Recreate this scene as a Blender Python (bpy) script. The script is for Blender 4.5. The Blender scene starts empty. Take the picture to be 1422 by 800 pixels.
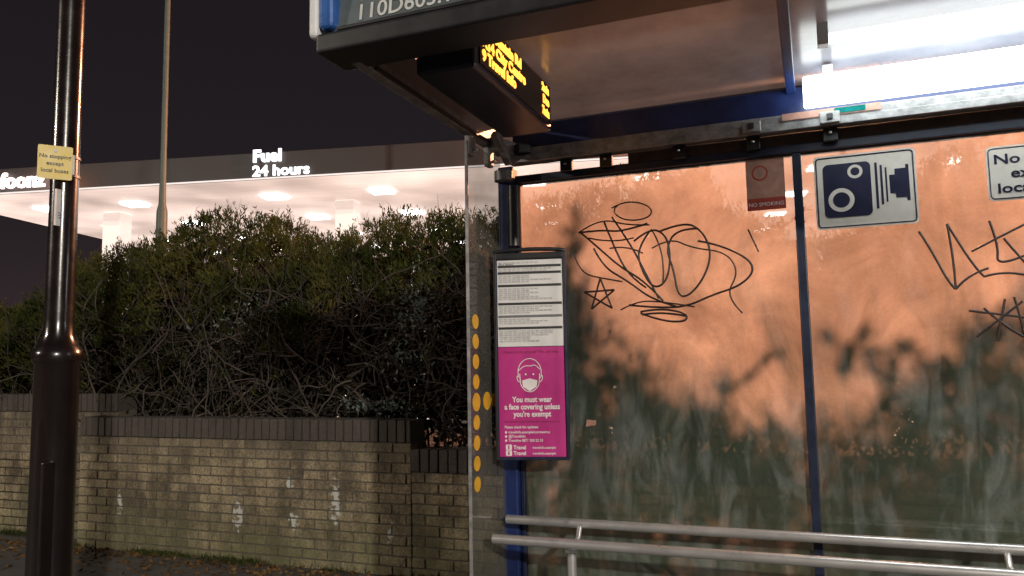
import bpy, bmesh, math, random
import numpy as np
from mathutils import Vector, Matrix
random.seed(7); rng=np.random.default_rng(7)
scn=bpy.context.scene
scn.view_settings.view_transform='Standard'
scn.view_settings.look='None'
scn.view_settings.exposure=0

# ---------------------------------------------------------------- materials
def N(nt,t,**k):
    n=nt.nodes.new(t)
    for a,b in k.items():
        if a in n.inputs: n.inputs[a].default_value=b
        else: setattr(n,a,b)
    return n
def newmat(name):
    m=bpy.data.materials.new(name); m.use_nodes=True
    nt=m.node_tree; nt.nodes.clear()
    out=nt.nodes.new('ShaderNodeOutputMaterial')
    return m,nt,out
def c4(c): return (c[0],c[1],c[2],1)
def mat(name,col,rough=.5,metal=0,var=.25,scale=12,bump=.0,bscale=60,col2=None,spec=.5,coat=0,detail=6,glow=0):
    m,nt,out=newmat(name)
    b=N(nt,'ShaderNodeBsdfPrincipled'); L=nt.links
    b.inputs['Metallic'].default_value=metal
    b.inputs['Specular IOR Level'].default_value=spec
    b.inputs['Coat Weight'].default_value=coat
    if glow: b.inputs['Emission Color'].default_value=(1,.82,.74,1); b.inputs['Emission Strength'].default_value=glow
    tc=N(nt,'ShaderNodeTexCoord')
    no=N(nt,'ShaderNodeTexNoise'); no.inputs['Scale'].default_value=scale; no.inputs['Detail'].default_value=detail
    no.inputs['Roughness'].default_value=.65
    L.new(tc.outputs['Object'],no.inputs['Vector'])
    r=N(nt,'ShaderNodeValToRGB')
    c2=col2 or tuple(x*(1-var) for x in col)
    r.color_ramp.elements[0].position=.32; r.color_ramp.elements[1].position=.68
    r.color_ramp.elements[0].color=c4(c2); r.color_ramp.elements[1].color=c4(col)
    L.new(no.outputs['Fac'],r.inputs['Fac']); L.new(r.outputs['Color'],b.inputs['Base Color'])
    mr=N(nt,'ShaderNodeMapRange'); mr.inputs['To Min'].default_value=max(.03,rough-.12); mr.inputs['To Max'].default_value=min(1,rough+.15)
    L.new(no.outputs['Fac'],mr.inputs['Value']); L.new(mr.outputs['Result'],b.inputs['Roughness'])
    if bump>0:
        n2=N(nt,'ShaderNodeTexNoise'); n2.inputs['Scale'].default_value=bscale; n2.inputs['Detail'].default_value=5
        L.new(tc.outputs['Object'],n2.inputs['Vector'])
        bp=N(nt,'ShaderNodeBump'); bp.inputs['Strength'].default_value=bump; bp.inputs['Distance'].default_value=.01
        L.new(n2.outputs['Fac'],bp.inputs['Height']); L.new(bp.outputs['Normal'],b.inputs['Normal'])
    L.new(b.outputs[0],out.inputs[0])
    return m
def emit(name,col,s,scale=3,var=.08,samp=False):
    m,nt,out=newmat(name); L=nt.links
    e=N(nt,'ShaderNodeEmission'); e.inputs['Strength'].default_value=s
    tc=N(nt,'ShaderNodeTexCoord'); no=N(nt,'ShaderNodeTexNoise'); no.inputs['Scale'].default_value=scale
    L.new(tc.outputs['Object'],no.inputs['Vector'])
    r=N(nt,'ShaderNodeValToRGB'); r.color_ramp.elements[0].color=c4(tuple(x*(1-var) for x in col)); r.color_ramp.elements[1].color=c4(col)
    L.new(no.outputs['Fac'],r.inputs['Fac']); L.new(r.outputs['Color'],e.inputs['Color'])
    L.new(e.outputs[0],out.inputs[0])
    if not samp:
        try: m.cycles.emission_sampling='NONE'
        except Exception: pass
    return m

# ---------------------------------------------------------------- helpers
col=scn.collection
def empty(name,loc=(0,0,0),rz=0):
    e=bpy.data.objects.new(name,None); e.empty_display_size=.2
    e.location=loc; e.rotation_euler=(0,0,rz); col.objects.link(e); return e
def addmesh(name,verts,faces,m,parent=None,smooth=False):
    me=bpy.data.meshes.new(name); me.from_pydata(verts,[],faces); me.update()
    if m: me.materials.append(m)
    if smooth: me.polygons.foreach_set('use_smooth',[True]*len(me.polygons))
    ob=bpy.data.objects.new(name,me); col.objects.link(ob)
    if parent: ob.parent=parent
    return ob
def box(name,x0,x1,y0,y1,z0,z1,m,parent=None,bev=.004,seg=2):
    v=[(x,y,z) for x in(x0,x1) for y in(y0,y1) for z in(z0,z1)]
    f=[(0,1,3,2),(4,6,7,5),(0,4,5,1),(2,3,7,6),(0,2,6,4),(1,5,7,3)]
    ob=addmesh(name,v,f,m,parent)
    if bev>0:
        b=ob.modifiers.new('b','BEVEL'); b.width=bev; b.segments=seg; b.limit_method='ANGLE'
    return ob
def obox(name,p0,p1,w,h,m,parent=None,bev=.003):
    p0=Vector(p0);p1=Vector(p1);d=(p1-p0).normalized()
    up=Vector((0,0,1)) if abs(d.z)<.95 else Vector((0,1,0))
    s=d.cross(up).normalized(); u=s.cross(d)
    v=[]
    for p in(p0,p1):
        for a,b in((-1,-1),(1,-1),(1,1),(-1,1)): v.append(p+s*a*w/2+u*b*h/2)
    f=[(3,2,1,0),(4,5,6,7),(0,1,5,4),(1,2,6,5),(2,3,7,6),(3,0,4,7)]
    ob=addmesh(name,v,f,m,parent)
    if bev>0:
        b=ob.modifiers.new('b','BEVEL'); b.width=bev; b.segments=2
    return ob
def lathe(name,prof,loc,m,parent=None,seg=40):
    v=[];f=[];n=len(prof)
    for i in range(seg):
        a=2*math.pi*i/seg
        for r,z in prof: v.append((loc[0]+r*math.cos(a),loc[1]+r*math.sin(a),loc[2]+z))
    for i in range(seg):
        j=(i+1)%seg
        for k in range(n-1): f.append((i*n+k,j*n+k,j*n+k+1,i*n+k+1))
    f.append([i*n+n-1 for i in range(seg)]); f.append([i*n for i in range(seg)][::-1])
    ob=addmesh(name,v,f,m,parent,True)
    e=ob.modifiers.new('e','EDGE_SPLIT'); e.split_angle=math.radians(35)
    return ob
def tube(name,pts,r,m,parent=None,cyc=False,res=6,kind='POLY'):
    cu=bpy.data.curves.new(name,'CURVE'); cu.dimensions='3D'; cu.bevel_depth=r; cu.bevel_resolution=res; cu.use_fill_caps=True
    lst=pts if isinstance(pts[0][0],(tuple,list,Vector)) else [pts]
    cu.resolution_u=6
    for P in lst:
        if kind=='NURBS':
            s=cu.splines.new('NURBS'); s.points.add(len(P)-1); s.order_u=3; s.use_endpoint_u=True
        else:
            s=cu.splines.new('POLY'); s.points.add(len(P)-1)
        for i,p in enumerate(P): s.points[i].co=(p[0],p[1],p[2],1)
        s.use_cyclic_u=cyc
    cu.materials.append(m)
    ob=bpy.data.objects.new(name,cu); col.objects.link(ob)
    if parent: ob.parent=parent
    return ob
def text(name,s,loc,right,up,size,m,parent=None,align='LEFT',ext=.0006,bold=0,space=1,sx=1):
    cu=bpy.data.curves.new(name,'FONT'); cu.body=s; cu.size=size; cu.extrude=ext; cu.align_x=align
    cu.offset=bold; cu.space_line=space; cu.resolution_u=3
    cu.materials.append(m)
    ob=bpy.data.objects.new(name,cu); col.objects.link(ob)
    if parent: ob.parent=parent
    r=Vector(right).normalized(); u=Vector(up).normalized(); n=r.cross(u)
    M=Matrix(((r.x*sx,u.x,n.x,loc[0]),(r.y*sx,u.y,n.y,loc[1]),(r.z*sx,u.z,n.z,loc[2]),(0,0,0,1)))
    ob.matrix_basis=M
    return ob
def rrect(x0,x1,z0,z1,r,n=6):
    P=[]
    for cx,cz,a0 in((x1-r,z1-r,0),(x0+r,z1-r,90),(x0+r,z0+r,180),(x1-r,z0+r,270)):
        for i in range(n+1):
            a=math.radians(a0+90*i/n); P.append((cx+r*math.cos(a),cz+r*math.sin(a)))
    return P
def circ(cx,cz,r,n=28,rz=None):
    rz=rz or r
    return [(cx+r*math.cos(2*math.pi*i/n),cz+rz*math.sin(2*math.pi*i/n)) for i in range(n)]
def flat(name,P,y,th,m,parent,ox=0,oz=0):
    n=len(P)
    v=[(ox+p[0],y,oz+p[1]) for p in P]+[(ox+p[0],y+th,oz+p[1]) for p in P]
    f=[list(range(n)),list(range(2*n-1,n-1,-1))]+[(i,i+n,(i+1)%n+n,(i+1)%n) for i in range(n)]
    return addmesh(name,v,f,m,parent)

# ---------------------------------------------------------------- material set
M_blue=mat('navy_paint',(.012,.03,.14),.35,var=.6,scale=8,coat=.2,bump=.05)
M_frame=mat('dark_frame',(.012,.02,.05),.4,var=.5,scale=14)
M_alu=mat('dull_aluminium',(.34,.34,.35),.42,.25,var=.6,scale=20,bump=.1)
M_dark=mat('black_plastic',(.018,.019,.022),.38,var=.4,scale=10)
M_steel=mat('stainless_tube',(.85,.85,.85),.30,.8,var=.12,scale=5,coat=.6)
M_white=mat('white_plastic',(.7,.72,.74),.35,var=.15)
M_skyblue=mat('blue_trim',(.03,.12,.42),.3,var=.3)
M_fascia=mat('fascia_grey',(.13,.16,.17),.3,var=.45,scale=5)
M_paper=mat('timetable_paper',(.72,.72,.72),.35,var=.08,scale=6)
M_pink=mat('magenta_poster',(.50,.03,.23),.4,var=.2,scale=5)
M_ink=mat('printed_ink',(.03,.03,.035),.5,var=.2)
M_greyink=mat('grey_ink',(.16,.16,.18),.5,var=.2)
M_wprint=mat('white_print',(.78,.74,.75),.4,var=.05)
M_darkpink=mat('dark_pink_print',(.3,.02,.12),.4,var=.1)
M_yellow=mat('yellow_sign',(.68,.50,.05),.4,var=.2)
M_dot=mat('yellow_dot',(.80,.42,.03),.5,var=.25,scale=30)
M_signw=mat('sign_cream',(.74,.70,.64),.4,var=.18,scale=9)
M_navyink=mat('navy_ink',(.012,.014,.05),.4,var=.3,scale=20)
M_marker=mat('marker_ink',(.014,.010,.012),.45,var=.4,scale=40)
M_stick=mat('faded_sticker',(.50,.27,.21),.5,var=.35,scale=25)
M_red=mat('red_print',(.42,.06,.04),.45,var=.3,scale=25)
M_amber=emit('amber_led',(1,.42,.05),4.5,scale=60,var=.6)
M_tube=emit('tube_diffuser',(.93,1,.98),8,samp=True)
M_cyan=emit('cyan_glow',(.05,.8,.75),.7,scale=60,var=.6)
M_pole=mat('maroon_black_paint',(.011,.007,.0075),.22,var=.35,scale=7,coat=.25,bump=.04,bscale=25)
M_galv=mat('galvanised_pole',(.11,.14,.13),.5,.1,var=.3,scale=10)
M_twig=mat('twig_bark',(.10,.077,.062),.8,var=.75,scale=2.5)
M_twig2=mat('dark_bark',(.04,.03,.024),.85,var=.5,scale=5)
M_soil=mat('soil',(.035,.026,.018),.95,var=.5,scale=6,bump=.6,bscale=30)
M_asph=mat('pavement_asphalt',(.10,.095,.09),.85,var=.45,scale=2.5,bump=.5,bscale=180,detail=12)
M_road=mat('road_asphalt',(.05,.05,.052),.8,var=.35,scale=3,bump=.5,bscale=150,detail=12)
M_kerb=mat('concrete_kerb',(.3,.29,.27),.8,var=.3,scale=6,bump=.3)
M_ground=mat('ground_earth',(.045,.045,.035),.95,var=.4,scale=.3,bump=.2)
M_conc=mat('forecourt_concrete',(.12,.115,.11),.8,var=.3,scale=1)
M_mortar=mat('mortar',(.10,.09,.07),.95,var=.4,scale=20,bump=.4)
M_line=mat('road_marking',(.7,.55,.08),.6,var=.3,scale=15)
m,nt,out=newmat('milky_roof'); L=nt.links
tc=N(nt,'ShaderNodeTexCoord'); no=N(nt,'ShaderNodeTexNoise'); no.inputs['Scale'].default_value=2.6; no.inputs['Detail'].default_value=9; no.inputs['Roughness'].default_value=.7
L.new(tc.outputs['Object'],no.inputs['Vector'])
r=N(nt,'ShaderNodeValToRGB'); r.color_ramp.elements[0].position=.35; r.color_ramp.elements[1].position=.68
r.color_ramp.elements[0].color=(.15,.165,.20,1); r.color_ramp.elements[1].color=(.25,.27,.32,1); L.new(no.outputs['Fac'],r.inputs['Fac'])
d1=N(nt,'ShaderNodeBsdfDiffuse'); t1_=N(nt,'ShaderNodeBsdfTranslucent'); L.new(r.outputs[0],d1.inputs[0]); L.new(r.outputs[0],t1_.inputs[0])
g1=N(nt,'ShaderNodeBsdfGlossy'); g1.inputs['Roughness'].default_value=.2
a=N(nt,'ShaderNodeMixShader'); a.inputs[0].default_value=.45; L.new(d1.outputs[0],a.inputs[1]); L.new(t1_.outputs[0],a.inputs[2])
fr=N(nt,'ShaderNodeFresnel'); fr.inputs[0].default_value=1.5
a2=N(nt,'ShaderNodeMixShader'); L.new(fr.outputs[0],a2.inputs[0]); L.new(a.outputs[0],a2.inputs[1]); L.new(g1.outputs[0],a2.inputs[2]); L.new(a2.outputs[0],out.inputs[0]); M_roof=m

def brickmat(name,cA,cB,cC,stain=.55,white=()):
    m,nt,out=newmat(name); L=nt.links
    b=N(nt,'ShaderNodeBsdfPrincipled'); b.inputs['Roughness'].default_value=.88
    g=N(nt,'ShaderNodeNewGeometry'); tc=N(nt,'ShaderNodeTexCoord')
    r=N(nt,'ShaderNodeValToRGB'); e=r.color_ramp.elements
    e[0].color=c4(cA); e[1].color=c4(cC); x=e.new(.5); x.color=c4(cB)
    L.new(g.outputs['Random Per Island'],r.inputs['Fac'])
    n1=N(nt,'ShaderNodeTexNoise'); n1.inputs['Scale'].default_value=1.9; n1.inputs['Detail'].default_value=9; n1.inputs['Roughness'].default_value=.72
    mp=N(nt,'ShaderNodeMapping'); mp.inputs['Scale'].default_value=(1.7,1,.75)
    L.new(tc.outputs['Object'],mp.inputs['Vector']); L.new(mp.outputs[0],n1.inputs['Vector'])
    r1=N(nt,'ShaderNodeValToRGB'); r1.color_ramp.elements[0].position=.40; r1.color_ramp.elements[1].position=.58
    s=1-stain; r1.color_ramp.elements[0].color=(s*.85,s*.82,s*.8,1); r1.color_ramp.elements[1].color=(1,1,1,1)
    L.new(n1.outputs['Fac'],r1.inputs['Fac'])
    mx=N(nt,'ShaderNodeMix',data_type='RGBA',blend_type='MULTIPLY'); mx.inputs[0].default_value=1
    L.new(r.outputs['Color'],mx.inputs[6]); L.new(r1.outputs['Color'],mx.inputs[7])
    n2=N(nt,'ShaderNodeTexNoise'); n2.inputs['Scale'].default_value=55; n2.inputs['Detail'].default_value=6
    L.new(tc.outputs['Object'],n2.inputs['Vector'])
    r2=N(nt,'ShaderNodeValToRGB'); r2.color_ramp.elements[0].position=.3; r2.color_ramp.elements[0].color=(.4,.4,.4,1); r2.color_ramp.elements[1].position=.6
    L.new(n2.outputs['Fac'],r2.inputs['Fac'])
    mx2=N(nt,'ShaderNodeMix',data_type='RGBA',blend_type='MULTIPLY'); mx2.inputs[0].default_value=1
    L.new(mx.outputs[2],mx2.inputs[6]); L.new(r2.outputs['Color'],mx2.inputs[7])
    last=mx2.outputs[2]
    sp=N(nt,'ShaderNodeSeparateXYZ'); L.new(tc.outputs['Object'],sp.inputs[0])
    mg=N(nt,'ShaderNodeMapRange'); mg.inputs['From Min'].default_value=.55; mg.inputs['From Max'].default_value=.98
    L.new(sp.outputs['Z'],mg.inputs['Value'])
    n5=N(nt,'ShaderNodeTexNoise'); n5.inputs['Scale'].default_value=5; n5.inputs['Detail'].default_value=6
    mp5=N(nt,'ShaderNodeMapping'); mp5.inputs['Scale'].default_value=(1.6,1,.25); L.new(tc.outputs['Object'],mp5.inputs['Vector']); L.new(mp5.outputs[0],n5.inputs['Vector'])
    mg2=N(nt,'ShaderNodeMath',operation='MULTIPLY'); L.new(mg.outputs[0],mg2.inputs[0]); L.new(n5.outputs['Fac'],mg2.inputs[1])
    mg3=N(nt,'ShaderNodeMapRange'); mg3.inputs['From Min'].default_value=.15; mg3.inputs['From Max'].default_value=.6; mg3.inputs['To Max'].default_value=.75; L.new(mg2.outputs[0],mg3.inputs['Value'])
    mg4=N(nt,'ShaderNodeMix',data_type='RGBA'); mg4.inputs[7].default_value=(.06,.05,.04,1); L.new(mg3.outputs[0],mg4.inputs[0]); L.new(last,mg4.inputs[6]); last=mg4.outputs[2]
    mz=N(nt,'ShaderNodeMapRange'); mz.inputs['From Min'].default_value=.85; mz.inputs['From Max'].default_value=.0
    L.new(sp.outputs['Z'],mz.inputs['Value'])
    n3=N(nt,'ShaderNodeTexNoise'); n3.inputs['Scale'].default_value=4; n3.inputs['Detail'].default_value=7
    L.new(tc.outputs['Object'],n3.inputs['Vector'])
    mm=N(nt,'ShaderNodeMath',operation='MULTIPLY'); L.new(mz.outputs[0],mm.inputs[0]); L.new(n3.outputs['Fac'],mm.inputs[1])
    mq=N(nt,'ShaderNodeMapRange'); mq.inputs['From Min'].default_value=.18; mq.inputs['From Max'].default_value=.55; mq.inputs['To Max'].default_value=.6
    L.new(mm.outputs[0],mq.inputs['Value'])
    m3=N(nt,'ShaderNodeMix',data_type='RGBA'); m3.inputs[7].default_value=(.10,.11,.045,1)
    L.new(mq.outputs[0],m3.inputs[0]); L.new(last,m3.inputs[6]); last=m3.outputs[2]
    for (wx,wz,sx,sz) in white:
        v=N(nt,'ShaderNodeVectorMath',operation='SUBTRACT'); v.inputs[1].default_value=(wx,0,wz); L.new(tc.outputs['Object'],v.inputs[0])
        v2=N(nt,'ShaderNodeVectorMath',operation='MULTIPLY'); v2.inputs[1].default_value=(1/sx,0,1/sz); L.new(v.outputs[0],v2.inputs[0])
        ln=N(nt,'ShaderNodeVectorMath',operation='LENGTH'); L.new(v2.outputs[0],ln.inputs[0])
        n4=N(nt,'ShaderNodeTexNoise'); n4.inputs['Scale'].default_value=22; n4.inputs['Detail'].default_value=4; L.new(tc.outputs['Object'],n4.inputs['Vector'])
        ml=N(nt,'ShaderNodeMath',operation='MULTIPLY_ADD'); ml.inputs[1].default_value=3.2; L.new(n4.outputs['Fac'],ml.inputs[0]); L.new(ln.outputs['Value'],ml.inputs[2])
        q=N(nt,'ShaderNodeMapRange'); q.inputs['From Min'].default_value=2.3; q.inputs['From Max'].default_value=2.0; q.inputs['To Max'].default_value=.85
        L.new(ml.outputs[0],q.inputs['Value'])
        m4=N(nt,'ShaderNodeMix',data_type='RGBA'); m4.inputs[7].default_value=(.45,.47,.45,1)
        L.new(q.outputs[0],m4.inputs[0]); L.new(last,m4.inputs[6]); last=m4.outputs[2]
    L.new(last,b.inputs['Base Color'])
    bp=N(nt,'ShaderNodeBump'); bp.inputs['Strength'].default_value=.6; bp.inputs['Distance'].default_value=.006
    L.new(n2.outputs['Fac'],bp.inputs['Height']); L.new(bp.outputs[0],b.inputs['Normal'])
    L.new(b.outputs[0],out.inputs[0]); return m
wh=[(-3.42,.5,.06,.2),(-4.33,.36,.06,.16),(-5.6,.42,.035,.12),(-3.85,.62,.05,.06),(-3.8,.35,.05,.08),(-2.95,.3,.04,.1)]
M_brick=brickmat('buff_brick',(.29,.235,.145),(.38,.315,.20),(.235,.19,.125),.62,wh)
M_cap=brickmat('dark_coping_brick',(.07,.062,.06),(.105,.09,.08),(.05,.045,.043),.4)

# ---------------------------------------------------------------- ground
addmesh('ground',[(-400,-400,-.16),(400,-400,-.16),(400,400,-.16),(-400,400,-.16)],[(0,1,2,3)],M_ground)
addmesh('road',[(-200,-9,-.12),(200,-9,-.12),(200,-.75,-.12),(-200,-.75,-.12)],[(0,1,2,3)],M_road)
addmesh('road_marking',[(-200,-1.15,-.116),(200,-1.15,-.116),(200,-1.05,-.116),(-200,-1.05,-.116)],[(0,1,2,3)],M_line)
box('kerb',-200,200,-.75,-.62,-.14,.0,M_kerb,None,.012)
box('pavement',-200,200,-.62,5.3,-.15,.0,M_asph,None,0)
box('pavement',-200,200,-12,-9,-.15,.0,M_asph,None,0)
box('soil_bed',-16,6,5.23,8.6,-.1,.72,M_soil,None,.02)
addmesh('forecourt',[(-60,8.6,-.1),(60,8.6,-.1),(60,60,-.1),(-60,60,-.1)],[(0,1,2,3)],M_conc)

# ---------------------------------------------------------------- brick wall
def bricks(name,x0,x1,yf,th,z0,z1,sold,m,mcap,parent):
    v=[];f=[]
    def bx(a,b,c,d,e,g,j=.0015):
        n=len(v)
        for x in(a,b):
            for y in(c,d):
                for z in(e,g): v.append((x+random.uniform(-j,j),y+random.uniform(-j,j)*1.5,z+random.uniform(-j,j)))
        for q in((0,1,3,2),(4,6,7,5),(0,4,5,1),(2,3,7,6),(0,2,6,4),(1,5,7,3)): f.append([n+i for i in q])
    zt=z1-sold-.01
    nc=int(round((zt-z0)/.075)); h=(zt-z0)/nc
    for c in range(nc):
        off=(c%2)*.1125+random.uniform(-.004,.004)
        x=x0-off
        while x<x1:
            a=max(x,x0);b=min(x+.215,x1)
            if b-a>.03:
                p=random.uniform(-.0025,.0025)
                bx(a,b,yf+p,yf+.1,z0+c*h,z0+c*h+h-.010)
            x+=.225
    ob=addmesh(name+'_courses',v,f,m,parent)
    bm=ob.modifiers.new('b','BEVEL'); bm.width=.004; bm.segments=1
    v=[];f=[]
    x=x0
    while x<x1-.02:
        b=min(x+.066,x1)
        p=random.uniform(-.003,.003)
        bx(x,b,yf-.012+p,yf+th,zt+.0,z1+random.uniform(-.003,.003),.002)
        x+=.076
    ob=addmesh(name+'_coping',v,f,mcap,parent)
    bm=ob.modifiers.new('b','BEVEL'); bm.width=.006; bm.segments=2
    box(name+'_mortar',x0+.003,x1-.003,yf+.007,yf+th-.004,z0-.1,z1-.006,M_mortar,parent,0)
W=empty('brick_wall')
bricks('wall_main',-6.08,-2.78,5.0,.215,0,1.112,.15,M_brick,M_cap,W)
bricks('wall_low',-2.775,6,5.0,.215,0,.906,.15,M_brick,M_cap,W)
bricks('wall_high',-16,-5.9,5.225,.215,0,1.305,.15,M_brick,M_cap,W)
tube('weep_pipe',[(-6.25,5.3,.24),(-6.25,5.19,.235)],.03,M_dark,W)

# ---------------------------------------------------------------- hedge
tx=[-16,-12,-8.63,-7.9,-7.36,-6.9,-6.49,-6.0,-5.35,-4.9,-4.41,-4.1,-3.70,-3.3,-2.83,-1.6,-.9,-.35,-.1,.3,.8,1.5,3,6]
tz=[2.1,2.15,2.15,2.28,2.58,2.70,2.84,2.88,2.98,2.90,2.70,2.68,2.80,2.77,2.80,2.85,2.95,2.5,2.3,2.4,2.85,2.95,2.8,2.7]
def topz(x): return np.interp(x,tx,tz)
def lump(x,y,z):
    return (np.sin(x*2.3+y*1.7)*np.cos(z*2.9+x*.9)+.6*np.sin(x*5.1-z*4.3+y*3.)+.4*np.sin(x*9.7+z*8.1))*.5
def shell(x,th,k=1.0):
    T=topz(x); c=np.cos(th); s=np.sin(th)
    y=6.25-1.0*np.sign(c)*np.abs(c)**.75*k
    z=.95+(T-.95)*np.abs(s)**.7*k
    L=lump(x,y,z)
    y=y-c*L*.18; z=z+s*L*.11
    return y,z
def leafmesh(name,C,D,length,width,m,parent):
    n=len(C)
    D=D/np.linalg.norm(D,axis=1,keepdims=True)
    R=rng.normal(size=(n,3)); S=np.cross(D,R); S/=np.linalg.norm(S,axis=1,keepdims=True)+1e-9
    Ln=length[:,None]; Wd=width[:,None]
    V=np.empty((n,4,3)); V[:,0]=C; V[:,1]=C+D*Ln*.55+S*Wd*.5; V[:,2]=C+D*Ln; V[:,3]=C+D*Ln*.55-S*Wd*.5
    V=V.reshape(-1,3)
    me=bpy.data.meshes.new(name); me.vertices.add(n*4); me.vertices.foreach_set('co',V.ravel())
    me.loops.add(n*4); me.loops.foreach_set('vertex_index',np.arange(n*4,dtype=np.int32))
    me.polygons.add(n); me.polygons.foreach_set('loop_start',np.arange(0,n*4,4,dtype=np.int32))
    try: me.polygons.foreach_set('loop_total',np.full(n,4,dtype=np.int32))
    except Exception: pass
    me.update(calc_edges=True); me.validate()
    me.materials.append(m)
    ob=bpy.data.objects.new(name,me); col.objects.link(ob)
    if parent: ob.parent=parent
    return ob
def leafmat(name,cs,trans=.25):
    m,nt,out=newmat(name); L=nt.links
    g=N(nt,'ShaderNodeNewGeometry'); tc=N(nt,'ShaderNodeTexCoord')
    no=N(nt,'ShaderNodeTexNoise'); no.inputs['Scale'].default_value=2.2; no.inputs['Detail'].default_value=3
    L.new(tc.outputs['Object'],no.inputs['Vector'])
    a=N(nt,'ShaderNodeMath',operation='MULTIPLY_ADD'); a.inputs[1].default_value=.45; L.new(g.outputs['Random Per Island'],a.inputs[0])
    b_=N(nt,'ShaderNodeMath',operation='MULTIPLY_ADD'); b_.inputs[1].default_value=2.1; b_.inputs[2].default_value=-.78
    L.new(no.outputs['Fac'],b_.inputs[0]); L.new(b_.outputs[0],a.inputs[2])
    r=N(nt,'ShaderNodeValToRGB'); e=r.color_ramp.elements
    e[0].color=c4(cs[0]); e[1].color=c4(cs[-1])
    for i,c in enumerate(cs[1:-1]): x=e.new((i+1)/(len(cs)-1)); x.color=c4(c)
    L.new(a.outputs[0],r.inputs['Fac'])
    p=N(nt,'ShaderNodeBsdfDiffuse'); L.new(r.outputs['Color'],p.inputs['Color'])
    if trans>0:
        t=N(nt,'ShaderNodeBsdfTranslucent'); L.new(r.outputs['Color'],t.inputs['Color'])
        mx=N(nt,'ShaderNodeMixShader'); mx.inputs[0].default_value=trans; L.new(p.outputs[0],mx.inputs[1]); L.new(t.outputs[0],mx.inputs[2])
        L.new(mx.outputs[0],out.inputs[0])
    else: L.new(p.outputs[0],out.inputs[0])
    return m
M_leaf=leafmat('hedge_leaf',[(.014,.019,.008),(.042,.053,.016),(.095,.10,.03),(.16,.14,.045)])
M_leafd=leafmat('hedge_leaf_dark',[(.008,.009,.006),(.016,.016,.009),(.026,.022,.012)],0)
M_leafs=leafmat('silver_leaf',[(.08,.10,.095),(.16,.19,.175)],0)
H=empty('hedge')
nt_=15000
x=rng.uniform(-13,5,nt_); th=rng.uniform(.02*math.pi,.8*math.pi,nt_)
k=rng.uniform(.84,1.03,nt_)
y,z=shell(x,th,k)
hrel=(z-.95)/(topz(x)-.95)
nz=lump(x*1.3+4,y*2,z*1.4)
lowcut=np.interp(x,[-16,-7.6,-6.5,-5.5,-4.5,-3.5,-2.5,6],[.0,.05,.27,.40,.52,.56,.60,.5])
prob=np.clip((hrel-lowcut+.2*nz)*4.5+.35,.06,1)*np.clip(.8+.5*nz,.15,1)
keep=rng.uniform(size=nt_)<prob
x,y,z,th,hrel=x[keep],y[keep],z[keep],th[keep],hrel[keep]
per=26
C=np.repeat(np.stack([x,y,z],1),per,0)
nrm=np.stack([rng.normal(0,.35,len(x)),-np.cos(th)*.9,np.abs(np.sin(th))*.6+.55],1)
Dn=np.repeat(nrm,per,0)+rng.normal(0,.5,(len(C),3))
C=C+rng.normal(0,.028,C.shape)
leafmesh('foliage',C,Dn,rng.uniform(.035,.075,len(C)),rng.uniform(.007,.015,len(C)),M_leaf,H)
nsh=1100
x=rng.uniform(-13,5,nsh); th=rng.uniform(.25,.62,nsh)*math.pi; y,z=shell(x,th,1.0)
C=[];D=[]
for i in range(nsh):
    d=Vector((random.gauss(0,.35),random.gauss(-.1,.35),1)).normalized(); L_=random.uniform(.05,.2)
    for j in range(14):
        t=random.random()*L_
        C.append((x[i]+d.x*t,y[i]+d.y*t,z[i]+d.z*t)); D.append((d.x*.8+random.gauss(0,.5),d.y*.8+random.gauss(0,.5),d.z*.8+random.gauss(0,.4)))
C=np.array(C);D=np.array(D)
leafmesh('shoots',C,D,rng.uniform(.03,.055,len(C)),rng.uniform(.007,.013,len(C)),M_leaf,H)
ni=75000
x=rng.uniform(-13,5,ni); th=rng.uniform(0,math.pi,ni); k=rng.uniform(.15,.92,ni)**.7
y,z=shell(x,th,k)
C=np.stack([x,y,z],1)
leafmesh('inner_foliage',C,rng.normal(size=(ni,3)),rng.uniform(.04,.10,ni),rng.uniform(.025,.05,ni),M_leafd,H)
ni=55000
x=rng.uniform(-13,5,ni); y=rng.uniform(6.5,7.2,ni); z=rng.uniform(.72,1,ni)+rng.uniform(0,1,ni)*np.maximum(topz(x)-1.35,.3)
C=np.stack([x,y,z],1)
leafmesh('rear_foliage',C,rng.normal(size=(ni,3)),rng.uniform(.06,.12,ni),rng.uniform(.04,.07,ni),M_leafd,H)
# long leafy sprays that stick out of the crown behind the shelter
C=[];D=[];Pst=[]
for i in range(85):
    x0=random.uniform(-1.15,3.0); y0=random.uniform(5.35,6.1); z0=float(topz(x0))-random.uniform(.0,.95)
    d=Vector((random.gauss(0,.8),random.gauss(0,.3),random.uniform(.2,1.1))).normalized(); p=Vector((x0,y0,z0)); P=[p.copy()]
    for j in range(random.randint(6,13)):
        d=(d+Vector((random.gauss(0,.15),random.gauss(0,.15),random.gauss(-.03,.12)))).normalized(); p=p+d*.036; P.append(p.copy())
        for q in range(3):
            C.append(tuple(p)); D.append((d.x*.7+random.gauss(0,.6),d.y*.7+random.gauss(0,.6),d.z*.7+random.gauss(0,.6)))
    Pst.append([tuple(a_) for a_ in P])
C=np.array(C);D=np.array(D)
leafmesh('leafy_sprays',C,D,rng.uniform(.05,.10,len(C)),rng.uniform(.02,.035,len(C)),M_leaf,H)
tube('spray_stems',Pst,.004,M_twig2,H,res=0)
C=[]
for (cx,cz,sx,sz,n) in((-2.86,1.95,.16,.25,420),(-3.0,1.55,.2,.12,120),(-3.2,1.2,.28,.05,260),(-4.6,1.9,.3,.2,120)):
    for i in range(n): C.append((random.gauss(cx,sx*.6),5.25+random.gauss(.02,.07),random.gauss(cz,sz*.6)))
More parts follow.
